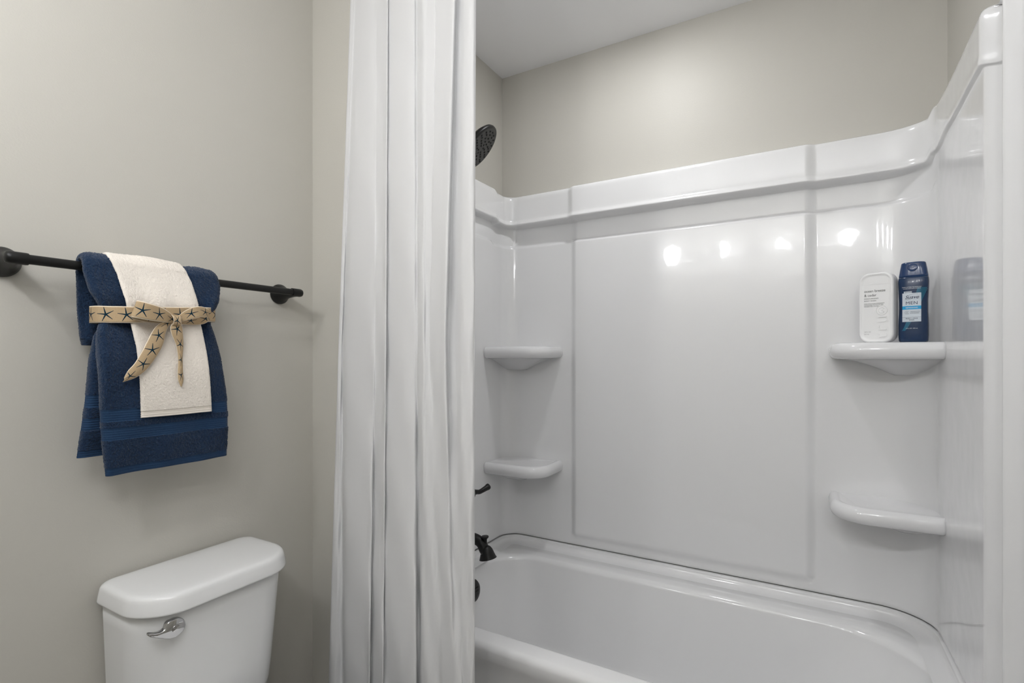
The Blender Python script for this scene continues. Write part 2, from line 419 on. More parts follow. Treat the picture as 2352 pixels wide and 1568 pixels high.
# upstand along the three walls under the surround seam
prof = [(-0.012, 0.4475), (0.001, 0.4465), (0.002, 0.4445), (0.002, 0.440), (0.0035, 0.436), (0.008, 0.430), (0.016, 0.4265), (0.030, 0.4252), (0.05, 0.4243)]
V = []; F = []; m_ = len(prof)
for (x, y, nx, ny, seg, q) in PATH:
    ff = 0.02 * float(front_fade(q)) if seg in 'LR' else 0
    for e, z in prof: V.append((x + nx * (e - ff), y + ny * (e - ff), z))
for i in range(len(PATH) - 1):
    for k in range(m_ - 1):
        a = i * m_ + k; F.append((a, a + m_, a + m_ + 1, a + 1))
mesh('wall_upstand', V, F, 'tub', tub)
ov = lathe('overflow_cover', [(0.0, 0.022), (0.020, 0.022), (0.036, 0.019), (0.041, 0.012), (0.042, 0.0), (0.0, 0.0)][::-1], (-1.064, 1.547, CH - 0.858), (1, 0, 0.12), 'black', tub)
ov['label'] = 'round black overflow cover'
for k in range(3):
    box('overflow_slot', (-1.0428, 1.527, CH - 0.872 + k * 0.012), (-1.0405, 1.567, CH - 0.869 + k * 0.012), 'rubber', ov)

# ------------------------------------------------------------------ black shower fittings on the plumbing wall
YFX = 1.53
sh = thing('rainfall_shower', 'round black shower head on a bent arm above the tub surround', 'shower head', (XP, YFX, 2.05))
lathe('wall_flange', [(0.0, 0.0), (0.032, 0.0), (0.032, 0.004), (0.024, 0.011), (0.012, 0.013), (0.0, 0.013)], (0, 0, 0), (1, 0, 0), 'black', sh)
hn = Vector((0.70, 0.28, -0.66)).normalized()
hc = at_x(1102, 340, -1.005) - Vector((XP, YFX, 2.05))
nb = hc - hn * 0.075
tube('arm', spline([(0.0, 0, 0), (0.03, 0, 0.004), (0.055, 0.0, -0.002), (nb.x - 0.01, nb.y * 0.6, nb.z + 0.02), tuple(nb)], 24), 0.0105, 'black', sh)
lathe('ball_joint', [(0.0, 0.0), (0.015, 0.0), (0.019, 0.008), (0.019, 0.024), (0.014, 0.032), (0.020, 0.042), (0.0, 0.044)], tuple(nb - hn * 0.006), tuple(hn), 'black', sh, n=32)
HR = 0.088
hd = lathe('head', [(0.0, -0.042), (0.022, -0.040), (0.045, -0.030), (0.074, -0.019), (HR - 0.002, -0.010), (HR, -0.004), (HR - 0.001, 0.002), (HR - 0.005, 0.0045), (HR - 0.008, 0.004)], tuple(hc), tuple(hn), 'black', sh, n=64)
lathe('spray_face', [(HR - 0.008, 0.0035), (HR - 0.008, 0.0048), (0.0, 0.0055)], tuple(hc), tuple(hn), 'black_face', sh, n=64)
ex, ey, _ = basis(hn); V = []; F = []
for ring, cnt in ((0.016, 6), (0.029, 8), (0.043, 12), (0.057, 14), (0.069, 18)):
    for k in range(cnt):
        a = 2 * PI * k / cnt + ring * 40
        c0 = hc + ex * (ring * math.cos(a)) + ey * (ring * math.sin(a)) + hn * 0.0045
        b0 = len(V)
        for (r_, h_) in ((0.0038, 0), (0.0034, 0.0028), (0.0014, 0.0030), (0.0012, 0.0012)):
            for i in range(10):
                t = 2 * PI * i / 10; V.append(c0 + ex * (r_ * math.cos(t)) + ey * (r_ * math.sin(t)) + hn * h_)
        for j in range(3):
            for i in range(10): F.append((b0 + j * 10 + i, b0 + j * 10 + (i + 1) % 10, b0 + (j + 1) * 10 + (i + 1) % 10, b0 + (j + 1) * 10 + i))
        F.append(tuple(b0 + 30 + i for i in range(10)))
nzz = mesh('spray_nozzle', V, F, 'rubber', sh); nzz['kind'] = 'stuff'

VZ = CH - 0.497
vv = thing('shower_valve', 'black lever shower valve on the plumbing wall above the tub spout', 'shower valve', (FXL, YFX, VZ))
lathe('escutcheon', [(0.0, 0.0), (0.075, 0.0), (0.077, 0.004), (0.070, 0.009), (0.034, 0.013), (0.026, 0.030), (0.024, 0.05), (0.0, 0.05)], (0.001, 0, 0), (1, 0, 0), 'black', vv)
lathe('hub', [(0.0, 0.045), (0.027, 0.045), (0.028, 0.05), (0.026, 0.072), (0.018, 0.080), (0.0, 0.082)], (0, 0, 0), (1, 0, 0), 'black', vv)
tip = at_x(1120, 1118, -1.035) - Vector((FXL, YFX, VZ))
tube('lever', spline([(0.062, 0.012, 0.0), (0.068, 0.040, -0.004), (0.074, (tip.y) * 0.62, tip.z - 0.011), tuple(tip - Vector((0, 0.004, 0.001))), tuple(tip)], 22),
     list(np.interp(np.linspace(0, 1, 22), [0, 0.3, 0.55, 0.9, 0.97, 1.0], [0.011, 0.0085, 0.0085, 0.0125, 0.0115, 0.006])), 'black', vv)

sp = thing('tub_spout', 'curved black tub spout with a small diverter knob on top', 'tub spout', (FXL, YFX, 0.55))
tipb = at_y(1121, 1282, YFX) - Vector((FXL, YFX, 0.55))
S = [(0.001, 0, 0.0), (0.03, 0, 0.006), (0.06, 0, 0.008), (0.092, 0, 0.007), (0.115, 0, -0.003), (0.128, 0, -0.023), (tipb.x - 0.006, 0, tipb.z + 0.022), (tipb.x, 0, tipb.z)]
tube('spout_body', spline(S, 40), list(np.interp(np.linspace(0, 1, 40), [0, 0.06, 0.14, 0.5, 0.72, 0.9, 1.0], [0.034, 0.033, 0.022, 0.0185, 0.019, 0.025, 0.0315])), 'black', sp, n=32)
lathe('diverter_knob', [(0.0, 0.0), (0.007, 0.0), (0.006, 0.02), (0.007, 0.032), (0.0125, 0.038), (0.0135, 0.041), (0.012, 0.0435), (0.0, 0.045)], (0.133, 0, -0.018), (-0.05, 0, 1), 'black', sp, n=28)

# ------------------------------------------------------------------ shower curtain and rod
ZROD = 2.345
def rod_y(x):
    t = min(max((x - XP) / (XE - XP), 0), 1)
    return 1.128 - 0.15 * math.sin(PI * t) ** 0.7
rod = thing('curtain_rod', 'curved black shower curtain rod between the alcove walls', 'curtain rod', (XP, 1.128, ZROD))
rp = [(x - XP, rod_y(x) - 1.128, 0) for x in np.linspace(XP + 0.004, XE - 0.004, 60)]
tube('rod', rp, 0.0125, 'black', rod, n=18)
for xx, sg in ((0.0, 1), (XE - XP, -1)):
    lathe('bracket', [(0.0, 0.0), (0.034, 0.0), (0.034, 0.004), (0.022, 0.014), (0.018, 0.03), (0.0, 0.03)], (xx, 0, 0), (sg, 0, 0), 'black', rod)

cu = thing('shower_curtain', 'white cotton shower curtain gathered in soft folds outside the tub', 'curtain', (0, 0, 0))
# fold lines followed from top to hem: column at the top, middle and foot (measured from the visible edge onward), then the push towards the room at each
folds = [(838, 818, 800, -0.085, -0.085, -0.085), (812, 790, 772, -0.045, -0.045, -0.045), (803, 778, 757, 0, 0, 0), (810, 784, 770, .004, .002, .002), (816, 787, 786, .002, -.004, -.010), (828, 800, 796, .004, .006, .006),  # first pair: unseen tuck behind the edge, added to block stray downlight
         (848, 842, 836, .006, .008, .010), (862, 858, 848, .003, .006, .012), (868, 864, 851, .002, .003, -.008), (880, 877, 868, .004, .006, .004), (890, 886, 879, .008, .012, .008), (893, 889, 882, .000, -.001, .000),
         (910, 908, 900, .004, .004, .006), (935, 930, 925, .007, .008, .010), (950, 950, 954, .004, .003, .010), (957, 958, 958, -.006, -.004, -.014), (964, 964, 965, .000, .004, -.016), (972, 972, 969, .006, .010, .002),
         (982, 978, 980, .004, .004, .008), (1000, 986, 996, .002, .000, .006), (1004, 992, 1012, .000, .003, -.003), (1025, 1008, 1020, .008, .010, -.002), (1046, 1022, 1040, .014, .016, .006), (1051, 1028, 1050, -.008, -.012, .010),
         (1060, 1044, 1061, -.008, -.012, .010), (1068, 1060, 1065, .002, .004, .004), (1080, 1074, 1076, .006, .006, .004), (1089, 1085, 1085, .002, .002, .002), (1093, 1090, 1090, -.008, -.006, -.006)]
Fo = np.array(folds, float)
NU, NV = 420, 150
us = np.linspace(0, len(folds) - 1, NU)
zt, zb = 2.325, 0.16
Zs = np.linspace(zt, zb, NV)
prof4 = spline(Fo, NU)
cv = np.cumsum(rng.normal(0, 1, (NV,))) ; V = []; F = []
phase = rng.uniform(0, 6.28, 6)
for j, z in enumerate(Zs):
    # picture row that this height takes at the curtain's distance (about 1.37 m)
    row = HORIZON - (z - CH) * FPX / 1.37
    t = row / 1568.0
    if t < 0.5: w = (1 - t / 0.5, t / 0.5, 0.0)
    else: w = (0.0, 1 - (t - 0.5) / 0.5, (t - 0.5) / 0.5)
    px = prof4[:, 0] * w[0] + prof4[:, 1] * w[1] + prof4[:, 2] * w[2]
    wc = (min(w[0], 1.0), w[1] if t > 0 else 0.0, min(w[2], 1.0))
    push = prof4[:, 3] * wc[0] + prof4[:, 4] * wc[1] + prof4[:, 5] * np.where(us < 2, 1.0, 1.12) * wc[2]
    f = np.clip((px - px.min()) / (px[-1] - px.min()), 0, 1)
    Yb_ = 1.058 - 0.075 * f - 0.02 * np.clip(t, 0, 1) * (1 - f)
    wob = 0.0022 * np.sin(z * 7 + phase[0] + us * 0.9) + 0.0015 * np.sin(z * 17 + phase[1] + us * 2.3) + 0.001 * np.sin(z * 31 + phase[2] - us * 3.1)
    Y = Yb_ - push + wob * np.clip(t * 1.4, 0.2, 1.2)
    u = (px - 1176) / FPX
    X = Y * (u * _c - _s) / (u * _s + _c)
    for i in range(NU): V.append((X[i], Y[i], z))
for j in range(NV - 1):
    for i in range(NU - 1):
        a = j * NU + i; F.append((a, a + 1, a + NU + 1, a + NU))
pan = mesh('panel', V, F, 'curtain', cu)
sm = pan.modifiers.new('thickness', 'SOLIDIFY'); sm.thickness = 0.0012; sm.offset = 0
for i in range(7):
    k = int((i + 0.5) / 7 * NU); p = Vector(V[k]); ry = rod_y(p.x)
    pts = [(p.x, ry + 0.021 * math.cos(a) , ZROD - 0.006 + 0.022 * math.sin(a)) for a in np.linspace(0, 2 * PI, 25)]
    tube('ring', pts, 0.0022, 'nickel', cu, n=8)

# ------------------------------------------------------------------ toilet
TO = thing('toilet', 'white two-piece toilet with a chrome lever standing against the beige wall', 'toilet', (XT, 0.688, 0))
def tw(p): return (p[0] - XT, p[1] - 0.688, p[2])
def tank_loop(xb, xf, ya, yb, rf, rb, z, bow=0.0, n=12):
    L = rrect(xb, xf, ya, yb, (rb, rf, rf, rb), n); out = []
    for x, y in L:
        t = (y - (ya + yb) / 2) / ((yb - ya) / 2); s = max(0, (x - xb) / (xf - xb))
        out.append(tw((x + bow * (1 - t * t) * s, y, z)))
    return out
ztop = CH - 0.4920
LL = []
lb, lf, la, lc = XT + 0.006, -1.130, 0.509, 0.871
for ins, z in ((0.014, ztop - 0.041), (0.003, ztop - 0.041), (0.000, ztop - 0.039), (0.000, ztop - 0.036), (0.0018, ztop - 0.024), (0.0035, ztop - 0.014), (0.0050, ztop - 0.0085), (0.0075, ztop - 0.0045), (0.0115, ztop - 0.0018), (0.018, ztop - 0.0004), (0.030, ztop + 0.0004), (0.05, ztop + 0.0012), (0.08, ztop + 0.0016)):
    LL.append(tank_loop(lb + ins * 0.6, lf - ins, la + ins, lc - ins, 0.085 - ins * 0.6, 0.028, z, bow=0.012))
loft('tank_lid', LL, 'porcelain', TO)
TB = []
for z, k in ((0.372, 0.040), (0.376, 0.030), (0.40, 0.026), (0.45, 0.020), (0.55, 0.011), (0.64, 0.003), (ztop - 0.040, 0.0)):
    TB.append(tank_loop(XT + 0.014, -1.150 - k, 0.519 + k * 0.40, 0.864 - k * 0.40, 0.080, 0.02, z, bow=0.012))
tank = loft('tank', TB, 'porcelain', TO)
# flush lever
hub = at_x(394, 1436, -1.150)
hx = Vector(tw(hub))
fl = lathe('flush_lever', [(0.0, -0.004), (0.0150, -0.004), (0.0155, 0.0), (0.0150, 0.006), (0.0, 0.006)], tuple(hx), (1, -0.10, 0), 'chrome', TO, n=40)
fl['label'] = 'chrome flush lever'
ol = [(-46, -21.5), (-48.5, -19.5), (-48.5, -16), (-46, -13.6), (-38, -12.2), (-30, -10), (-24, -6.5), (-20, -1.5)]
ol += [(19 * math.cos(t), 19 * math.sin(t)) for t in np.linspace(math.radians(168), math.radians(-48), 22)]
ol += [(7, -17.8), (-1, -20.2), (-12, -21.6), (-26, -22.4), (-38, -22.2)]
olc = np.array([(y_, z_ + 0.55 * max(0, -y_ - 6)) for y_, z_ in ol]); cen_l = np.array((0.0, -4.0))
def lever_loop(ins, dx):
    out = []
    nn = len(ol)
    for k in range(nn):
        a_, b_ = olc[(k - 1) % nn], olc[(k + 1) % nn]; d_ = b_ - a_; d_ = d_ / np.linalg.norm(d_)
        nrm = np.array((d_[1], -d_[0])); p = olc[k] + nrm * ins
        out.append(tuple(hx + Vector((dx - 0.10 * p[0] * -0.001 * 0.6, p[0] * 0.001, p[1] * 0.001))))
    return out
loft('handle', [lever_loop(2.0, 0.005), lever_loop(0.5, 0.0055), lever_loop(0.0, 0.007), lever_loop(0.0, 0.0145), lever_loop(0.5, 0.0165), lever_loop(1.2, 0.0175), lever_loop(2.2, 0.0180)], 'chrome', fl, auto=50)
lathe('pivot_cap', [(0.0, 0.0), (0.0078, 0.0), (0.0074, 0.0016), (0.0, 0.0024)], tuple(hx + Vector((0.0178, 0.0, -0.002))), (1, -0.10, 0), 'chrome', fl, n=32)
# bowl, seat and lid below the picture
def egg(cx, a, b, z, n=40):
    return [(cx + (a if math.cos(t) > 0 else a * 0.8) * math.cos(t), b * math.sin(t), z) for t in np.linspace(0, 2 * PI, n, endpoint=False)]
loft('bowl', [egg(0.36, 0.20, 0.11, 0.0), egg(0.36, 0.20, 0.105, 0.04), egg(0.36, 0.17, 0.09, 0.14), egg(0.40, 0.20, 0.13, 0.26), egg(0.43, 0.245, 0.175, 0.36), egg(0.43, 0.25, 0.18, 0.385)], 'porcelain', TO)
loft('shelf', [[(x, y, z) for x, y in rrect(0.03, 0.26, -0.12, 0.12, 0.03)] for z in (0.25, 0.371)], 'porcelain', TO, auto=50)
loft('seat', [egg(0.43, 0.248, 0.18, 0.386), egg(0.43, 0.252, 0.184, 0.394), egg(0.43, 0.250, 0.182, 0.402)], 'white_plastic', TO, auto=50)
loft('seat_cover', [egg(0.43, 0.248, 0.18, 0.404), egg(0.43, 0.252, 0.184, 0.412), egg(0.43, 0.24, 0.172, 0.420), egg(0.43, 0.10, 0.07, 0.424)], 'white_plastic', TO)

# ------------------------------------------------------------------ towel bar
XB, ZB = -1.270, CH + 0.1815
tb = thing('towel_bar', 'matte black towel bar with round posts on the beige wall', 'towel bar', (XT, 0.66, ZB))
YA, YC = 0.366, 0.968
tube('bar', [(XB - XT, YA - 0.66 - 0.002, 0), (XB - XT, YC - 0.66 + 0.002, 0)], 0.0092, 'black', tb, n=28)
for yy in (YA, YC):
    po = lathe('post', [(0.0, 0.0), (0.0285, 0.0), (0.0292, 0.003), (0.0285, 0.008), (0.024, 0.016), (0.0175, 0.028), (0.0135, 0.045), (0.012, 0.065), (0.0118, 0.078), (0.0, 0.078)], (0.0005, yy - 0.66, 0.0), (1, 0, 0), 'black', tb)
    sg = 1 if yy == YC else -1
    lathe('end_sleeve', [(0.0, -0.016), (0.0112, -0.016), (0.0116, -0.013), (0.0116, 0.010), (0.0100, 0.0155), (0.006, 0.0175), (0.0, 0.018)], (XB - XT, yy - 0.66, 0), (0, sg, 0), 'black', po, n=32)

# ------------------------------------------------------------------ towels
def towel(owner, center, left, right, thick, splits, terry, nY=130, nS=300, rough_amp=0.0007, ripple=None, flat=None, seed=1):
    """A folded towel: flat rounded section swept along a centre line in the x-z plane; splits = [(s0, s1, name, material)] along 0..1."""
    r = np.random.default_rng(seed)
    P = spline(center, 800); d = np.r_[0, np.cumsum(np.linalg.norm(np.diff(P, axis=0), axis=1))]; Lg = d[-1]
    s = np.linspace(0, 1, nS); cx = np.interp(s * Lg, d, P[:, 0]); cz = np.interp(s * Lg, d, P[:, 1])
    tx = np.gradient(cx); tz = np.gradient(cz); l_ = np.hypot(tx, tz); nx, nz = -tz / l_, tx / l_     # normal
    lf = np.interp(s, left[0], left[1]); rt = np.interp(s, right[0], right[1]); th = np.interp(s, thick[0], thick[1])
    k = nY * 2
    ang = []                                     # closed section: out face then inner face, rounded ends
    tt = np.linspace(0, 1, nY)
    yy = 0.5 - 0.5 * np.cos(PI * (0.12 + 0.76 * tt)); yy = (yy - yy[0]) / (yy[-1] - yy[0])
    Yn = np.r_[yy, yy[::-1]]
    prof = np.minimum(1, np.r_[yy, yy[::-1]] / 0.05) ; prof2 = np.minimum(1, (1 - Yn) / 0.05); pr = np.sqrt(np.clip(1 - (1 - np.minimum(prof, prof2)) ** 2, 0.02, 1))
    sgn = np.r_[np.ones(nY), -np.ones(nY)]
    V = np.zeros((nS, k, 3))
    for i in range(nS):
        Y = lf[i] + (rt[i] - lf[i]) * Yn
        off = sgn * pr * th[i] / 2
        if ripple is not None: off = off + ripple(s[i], Yn, cz[i])
        a = rough_amp * (0.12 if flat is not None and flat(s[i]) else 1.0)
        off = off + sgn * r.normal(0, 1, k) * a
        if flat is not None and flat(s[i]): off = off - sgn * 0.0016 + sgn * 0.0006 * math.sin(s[i] * Lg * 2 * PI / 0.0048)
        Yj = r.normal(0, 1, k) * a * 0.5
        V[i, :, 0] = cx[i] + nx[i] * off; V[i, :, 1] = Y + Yj; V[i, :, 2] = cz[i] + nz[i] * off
    objs = []
    for (s0, s1, nm, mt) in splits:
        i0, i1 = int(round(s0 * (nS - 1))), int(round(s1 * (nS - 1)))
        vv = V[i0:i1 + 1].reshape(-1, 3); F = []
        for i in range(i1 - i0):
            for j in range(k): F.append((i * k + j, i * k + (j + 1) % k, (i + 1) * k + (j + 1) % k, (i + 1) * k + j))
        if i0 == 0: F.append(tuple(range(k)))
        if i1 == nS - 1: F.append(tuple((i1 - i0) * k + j for j in range(k)))
        objs.append(mesh(nm, vv, F, mt, owner))
    return objs, Lg
bt = thing('bath_towel', 'folded navy terry bath towel with woven bands hanging on the black bar', 'towel', (0, 0, 0))
ZT0 = CH
# front fall of the towel over the bar: centre line (x, z) from behind the bar to the hem
R0 = 0.0185
arc = [(XB + R0 * math.cos(a), ZB + R0 * math.sin(a)) for a in np.linspace(PI, 0, 9)]
back = [(XB - 0.032, ZT0 + 0.035), (XB - 0.033, ZT0 + 0.08), (XB - 0.027, ZT0 + 0.13)]
frontl = [(XB + 0.024, ZT0 + 0.150), (XB + 0.029, ZT0 + 0.115), (XB + 0.024, ZT0 + 0.088), (XB + 0.030, ZT0 + 0.05), (XB + 0.040, ZT0 - 0.02), (XB + 0.042, ZT0 - 0.10), (XB + 0.040, ZT0 - 0.18), (XB + 0.036, ZT0 - 0.244)]
cen = back + arc + frontl
Pc = spline(cen, 800); dc = np.r_[0, np.cumsum(np.linalg.norm(np.diff(Pc, axis=0), axis=1))]
def s_at(z):                                     # path parameter where the front fall passes height z
    k0 = int(np.argmax(Pc[:, 1])); return float(np.interp(-z, -Pc[k0:, 1], dc[k0:] / dc[-1]))
z2s = lambda h: s_at(ZT0 + h)
bands = [(-0.108, -0.133), (-0.146, -0.171)]
fs = [(z2s(a), z2s(b)) for a, b in bands]; hem = z2s(-0.228)
def navy_flat(s): return any(a <= s <= b for a, b in fs) or s > hem
ridge = lambda s, Y, z: 0.0
def pucker(s, Y, z):
    g = math.exp(-((z - (ZT0 + 0.088)) / 0.045) ** 2)
    return g * (0.0060 * np.sin(Y * 23) + 0.0030 * np.sin(Y * 41 + 1.0)) * np.where((Y > 0.14) & (Y < 0.84), 0.3, 1.0) + 0.0022 * np.sin(Y * 9 + z * 22) + 0.0015 * np.sin(Y * 17 - z * 31)
hs = [0.0, z2s(0.20), z2s(0.17), z2s(0.13), z2s(0.10), z2s(0.075), z2s(0.045), z2s(0.0), z2s(-0.10), z2s(-0.18), 1.0]
lefts = [0.474, 0.459, 0.459, 0.467, 0.4835, 0.4845, 0.4770, 0.4735, 0.479, 0.484, 0.4895]
rights = [0.728, 0.726, 0.733, 0.726, 0.7125, 0.711, 0.7165, 0.724, 0.734, 0.7405, 0.743]
thk = [0.020, 0.018, 0.020, 0.024, 0.020, 0.018, 0.026, 0.030, 0.028, 0.026, 0.018]
sp_n = [(0.0, fs[0][0], 'terry_panel', 'navy'), (fs[0][0], fs[0][1], 'woven_band', 'navy_flat'), (fs[0][1], fs[1][0], 'terry_panel', 'navy'), (fs[1][0], fs[1][1], 'woven_band', 'navy_flat'), (fs[1][1], hem, 'terry_panel', 'navy'), (hem, 1.0, 'hem', 'navy_flat')]
towel(bt, cen, (hs, lefts), (hs, rights), (hs, thk), sp_n, 'navy', nS=420, nY=170, ripple=pucker, flat=navy_flat, seed=2)
# the folded-under layer that shows along the wall side
XI = XB + 0.008
cin = [(XI - 0.004, ZT0 + 0.075), (XI - 0.001, ZT0 + 0.03), (XI + 0.002, ZT0 - 0.05), (XI, ZT0 - 0.13), (XI - 0.004, ZT0 - 0.205)]
PI_ = [0.0, 0.12, 0.3, 0.6, 0.85, 1.0]
def inner_s(h): return (0.075 - h) / 0.28
fi = [(inner_s(-0.079), inner_s(-0.104)), (inner_s(-0.126), inner_s(-0.150))]; hi_ = inner_s(-0.190)
inner_flat = lambda s: any(a <= s <= b for a, b in fi) or s > hi_
sp_i = [(0.0, fi[0][0], 'folded_layer', 'navy'), (fi[0][0], fi[0][1], 'woven_band', 'navy_flat'), (fi[0][1], fi[1][0], 'folded_layer', 'navy'), (fi[1][0], fi[1][1], 'woven_band', 'navy_flat'), (fi[1][1], hi_, 'folded_layer', 'navy'), (hi_, 1.0, 'hem', 'navy_flat')]
towel(bt, cin, (PI_, [0.500, 0.482, 0.4725, 0.466, 0.459, 0.4545]), (PI_, [0.69, 0.70, 0.71, 0.72, 0.73, 0.73]), (PI_, [0.014, 0.018, 0.024, 0.026, 0.024, 0.014]), sp_i, 'navy', nS=260, nY=120, flat=inner_flat, seed=3)
# short back fall behind the bar
cbk = [(XB - 0.020, ZT0 + 0.185), (XB - 0.030, ZT0 + 0.15), (XB - 0.034, ZT0 + 0.10), (XB - 0.036, ZT0 + 0.06), (XB - 0.038, ZT0 + 0.022)]
towel(bt, cbk, ([0, 0.3, 0.6, 0.85, 1], [0.482, 0.478, 0.479, 0.474, 0.478]), ([0, 1], [0.715, 0.715]), ([0, 0.3, 0.8, 0.92, 1], [0.012, 0.020, 0.026, 0.030, 0.016]), [(0, 1, 'back_fall', 'navy')], 'navy', nS=120, nY=110, seed=4)

ht = thing('hand_towel', 'narrow cream hand towel laid over the navy towel under the bow', 'towel', (0, 0, 0))
R1 = 0.0315
arc2 = [(XB + R1 * math.cos(a), ZB + 0.001 + R1 * math.sin(a)) for a in np.linspace(PI, 0, 9)]
cw = [(XB - 0.0545, ZT0 + 0.10), (XB - 0.048, ZT0 + 0.14)] + arc2 + [(XB + 0.0405, ZT0 + 0.150), (XB + 0.0490, ZT0 + 0.115), (XB + 0.0460, ZT0 + 0.088), (XB + 0.0530, ZT0 + 0.05), (XB + 0.0640, ZT0 - 0.02), (XB + 0.0650, ZT0 - 0.09), (XB + 0.063, ZT0 - 0.130)]
Pc = spline(cw, 800); dc = np.r_[0, np.cumsum(np.linalg.norm(np.diff(Pc, axis=0), axis=1))]
hw = z2s(-0.117)
hs2 = [0.0, z2s(0.205), z2s(0.17), z2s(0.13), z2s(0.088), z2s(0.02), z2s(-0.06), 1.0]
cream_flat = lambda s: s > hw
def pucker2(s, Y, z):
    g = math.exp(-((z - (ZT0 + 0.088)) / 0.05) ** 2)
    return g * (0.0035 * np.sin(Y * 15 + 1)) + 0.0016 * np.sin(Y * 7 + z * 16)
towel(ht, cw, (hs2, [0.505, 0.500, 0.511, 0.516, 0.524, 0.535, 0.540, 0.543]), (hs2, [0.645, 0.647, 0.660, 0.666, 0.671, 0.677, 0.684, 0.690]), (hs2, [0.008, 0.008, 0.008, 0.008, 0.007, 0.010, 0.011, 0.008]),
      [(0, hw, 'terry_panel', 'cream'), (hw, 1, 'hem', 'cream_flat')], 'cream', nS=320, nY=120, rough_amp=0.00035, ripple=pucker2, flat=cream_flat, seed=5)

# ------------------------------------------------------------------ ribbon bow
rb = thing('ribbon_bow', 'tan burlap ribbon printed with teal starfish tied in a bow around the towels', 'ribbon', (0, 0, 0))
RW = 0.034
def strip(name, stations, n=60, m=9, u0=0.0, curl=0.0):
    """stations: rows of (edge A xyz, edge B xyz)"""
    A = spline([list(a) for a, b in stations], n); B = spline([list(b) for a, b in stations], n)
    mid = (A + B) / 2; d = np.r_[0, np.cumsum(np.linalg.norm(np.diff(mid, axis=0), axis=1))] / RW
    V = []; UV = []; F = []
    for i in range(n):
        for j in range(m):
            t = j / (m - 1); V.append(A[i] * (1 - t) + B[i] * t + np.array((curl * math.sin(PI * t), 0, 0))); UV.append((u0 + d[i], 1 - t))
    for i in range(n - 1):
        for j in range(m - 1):
            a = i * m + j; F.append((a, a + 1, a + m + 1, a + m))
    o = mesh(name, V, F, 'ribbon', rb, uv=UV)
    sd = o.modifiers.new('thickness', 'SOLIDIFY'); sd.thickness = 0.0009; sd.offset = 0
    return o
def px2(a, b, X): return (tuple(at_x(a[0], a[1], X)), tuple(at_x(b[0], b[1], X)))
# band round the towels
bnd = []
for (Y, X, h) in [(0.54, -1.283, 0.084), (0.497, -1.283, 0.084), (0.4785, -1.272, 0.084), (0.4760, -1.250, 0.084), (0.4815, -1.2345, 0.084), (0.495, -1.2260, 0.084), (0.508, -1.2170, 0.0845), (0.525, -1.2105, 0.085), (0.55, -1.2075, 0.087), (0.60, -1.2060, 0.090), (0.65, -1.2075, 0.094), (0.672, -1.2120, 0.0955), (0.688, -1.2200, 0.097), (0.702, -1.2285, 0.098), (0.7140, -1.236, 0.099), (0.7195, -1.250, 0.099), (0.717, -1.272, 0.098), (0.70, -1.283, 0.097), (0.66, -1.283, 0.094)]:
    bnd.append(((X, Y, CH + h + RW / 2), (X, Y, CH + h - RW / 2)))
strip('band', bnd, n=120, u0=0.15)
XK = -1.198
strip('loop', [px2((404, 729), (398, 742), XK), px2((376, 708), (370, 739), XK + 0.012), px2((345, 697), (335, 734), XK + 0.018), px2((322, 691), (308, 729), XK + 0.014), px2((314, 691), (300, 727), XK + 0.004), px2((320, 700), (310, 734), XK - 0.006), px2((350, 712), (345, 741), XK - 0.008), px2((400, 730), (400, 742), XK - 0.004)], n=90, u0=0.3)
strip('loop', [px2((404, 730), (408, 742), XK), px2((424, 714), (430, 735), XK + 0.012), px2((445, 705), (450, 730), XK + 0.020), px2((464, 704), (468, 727), XK + 0.018), px2((479, 711), (478, 731), XK + 0.008), px2((476, 720), (474, 741), XK - 0.006), px2((452, 724), (452, 746), XK - 0.008), px2((408, 733), (408, 744), XK - 0.004)], n=90, u0=0.55)
strip('tail', [px2((384, 738), (402, 740), XK - 0.002), px2((366, 744), (388, 748), XK + 0.000), px2((352, 757), (380, 766), XK + 0.003), px2((340, 779), (375, 790), XK + 0.005), px2((325, 808), (360, 818), XK + 0.006), px2((309, 834), (336, 849), XK + 0.006), px2((294, 851), (311, 867), XK + 0.005), px2((285, 868), (282, 877), XK + 0.004)], n=70, u0=0.2, curl=0.003)
strip('tail', [px2((396, 742), (408, 741), XK + 0.001), px2((391, 752), (418, 750), XK + 0.003), px2((394, 768), (420, 766), XK + 0.004), px2((404, 792), (421, 792), XK + 0.003), px2((409, 822), (419, 822), XK + 0.003), px2((408, 855), (420, 855), XK + 0.003), px2((409, 872), (421, 872), XK + 0.003), px2((415, 887), (417, 888), XK + 0.003)], n=60, u0=0.1, curl=0.003)
kc = at_x(402, 736, XK + 0.007)
strip('knot', [((kc.x - 0.012, kc.y - 0.006, kc.z + 0.012), (kc.x - 0.012, kc.y + 0.010, kc.z + 0.011)), ((kc.x + 0.002, kc.y - 0.007, kc.z + 0.0105), (kc.x + 0.004, kc.y + 0.009, kc.z + 0.009)), ((kc.x + 0.008, kc.y - 0.007, kc.z + 0.002), (kc.x + 0.009, kc.y + 0.008, kc.z)), ((kc.x + 0.004, kc.y - 0.006, kc.z - 0.008), (kc.x + 0.005, kc.y + 0.010, kc.z - 0.010)), ((kc.x - 0.010, kc.y - 0.004, kc.z - 0.012), (kc.x - 0.010, kc.y + 0.010, kc.z - 0.013))], n=30, u0=0.7)

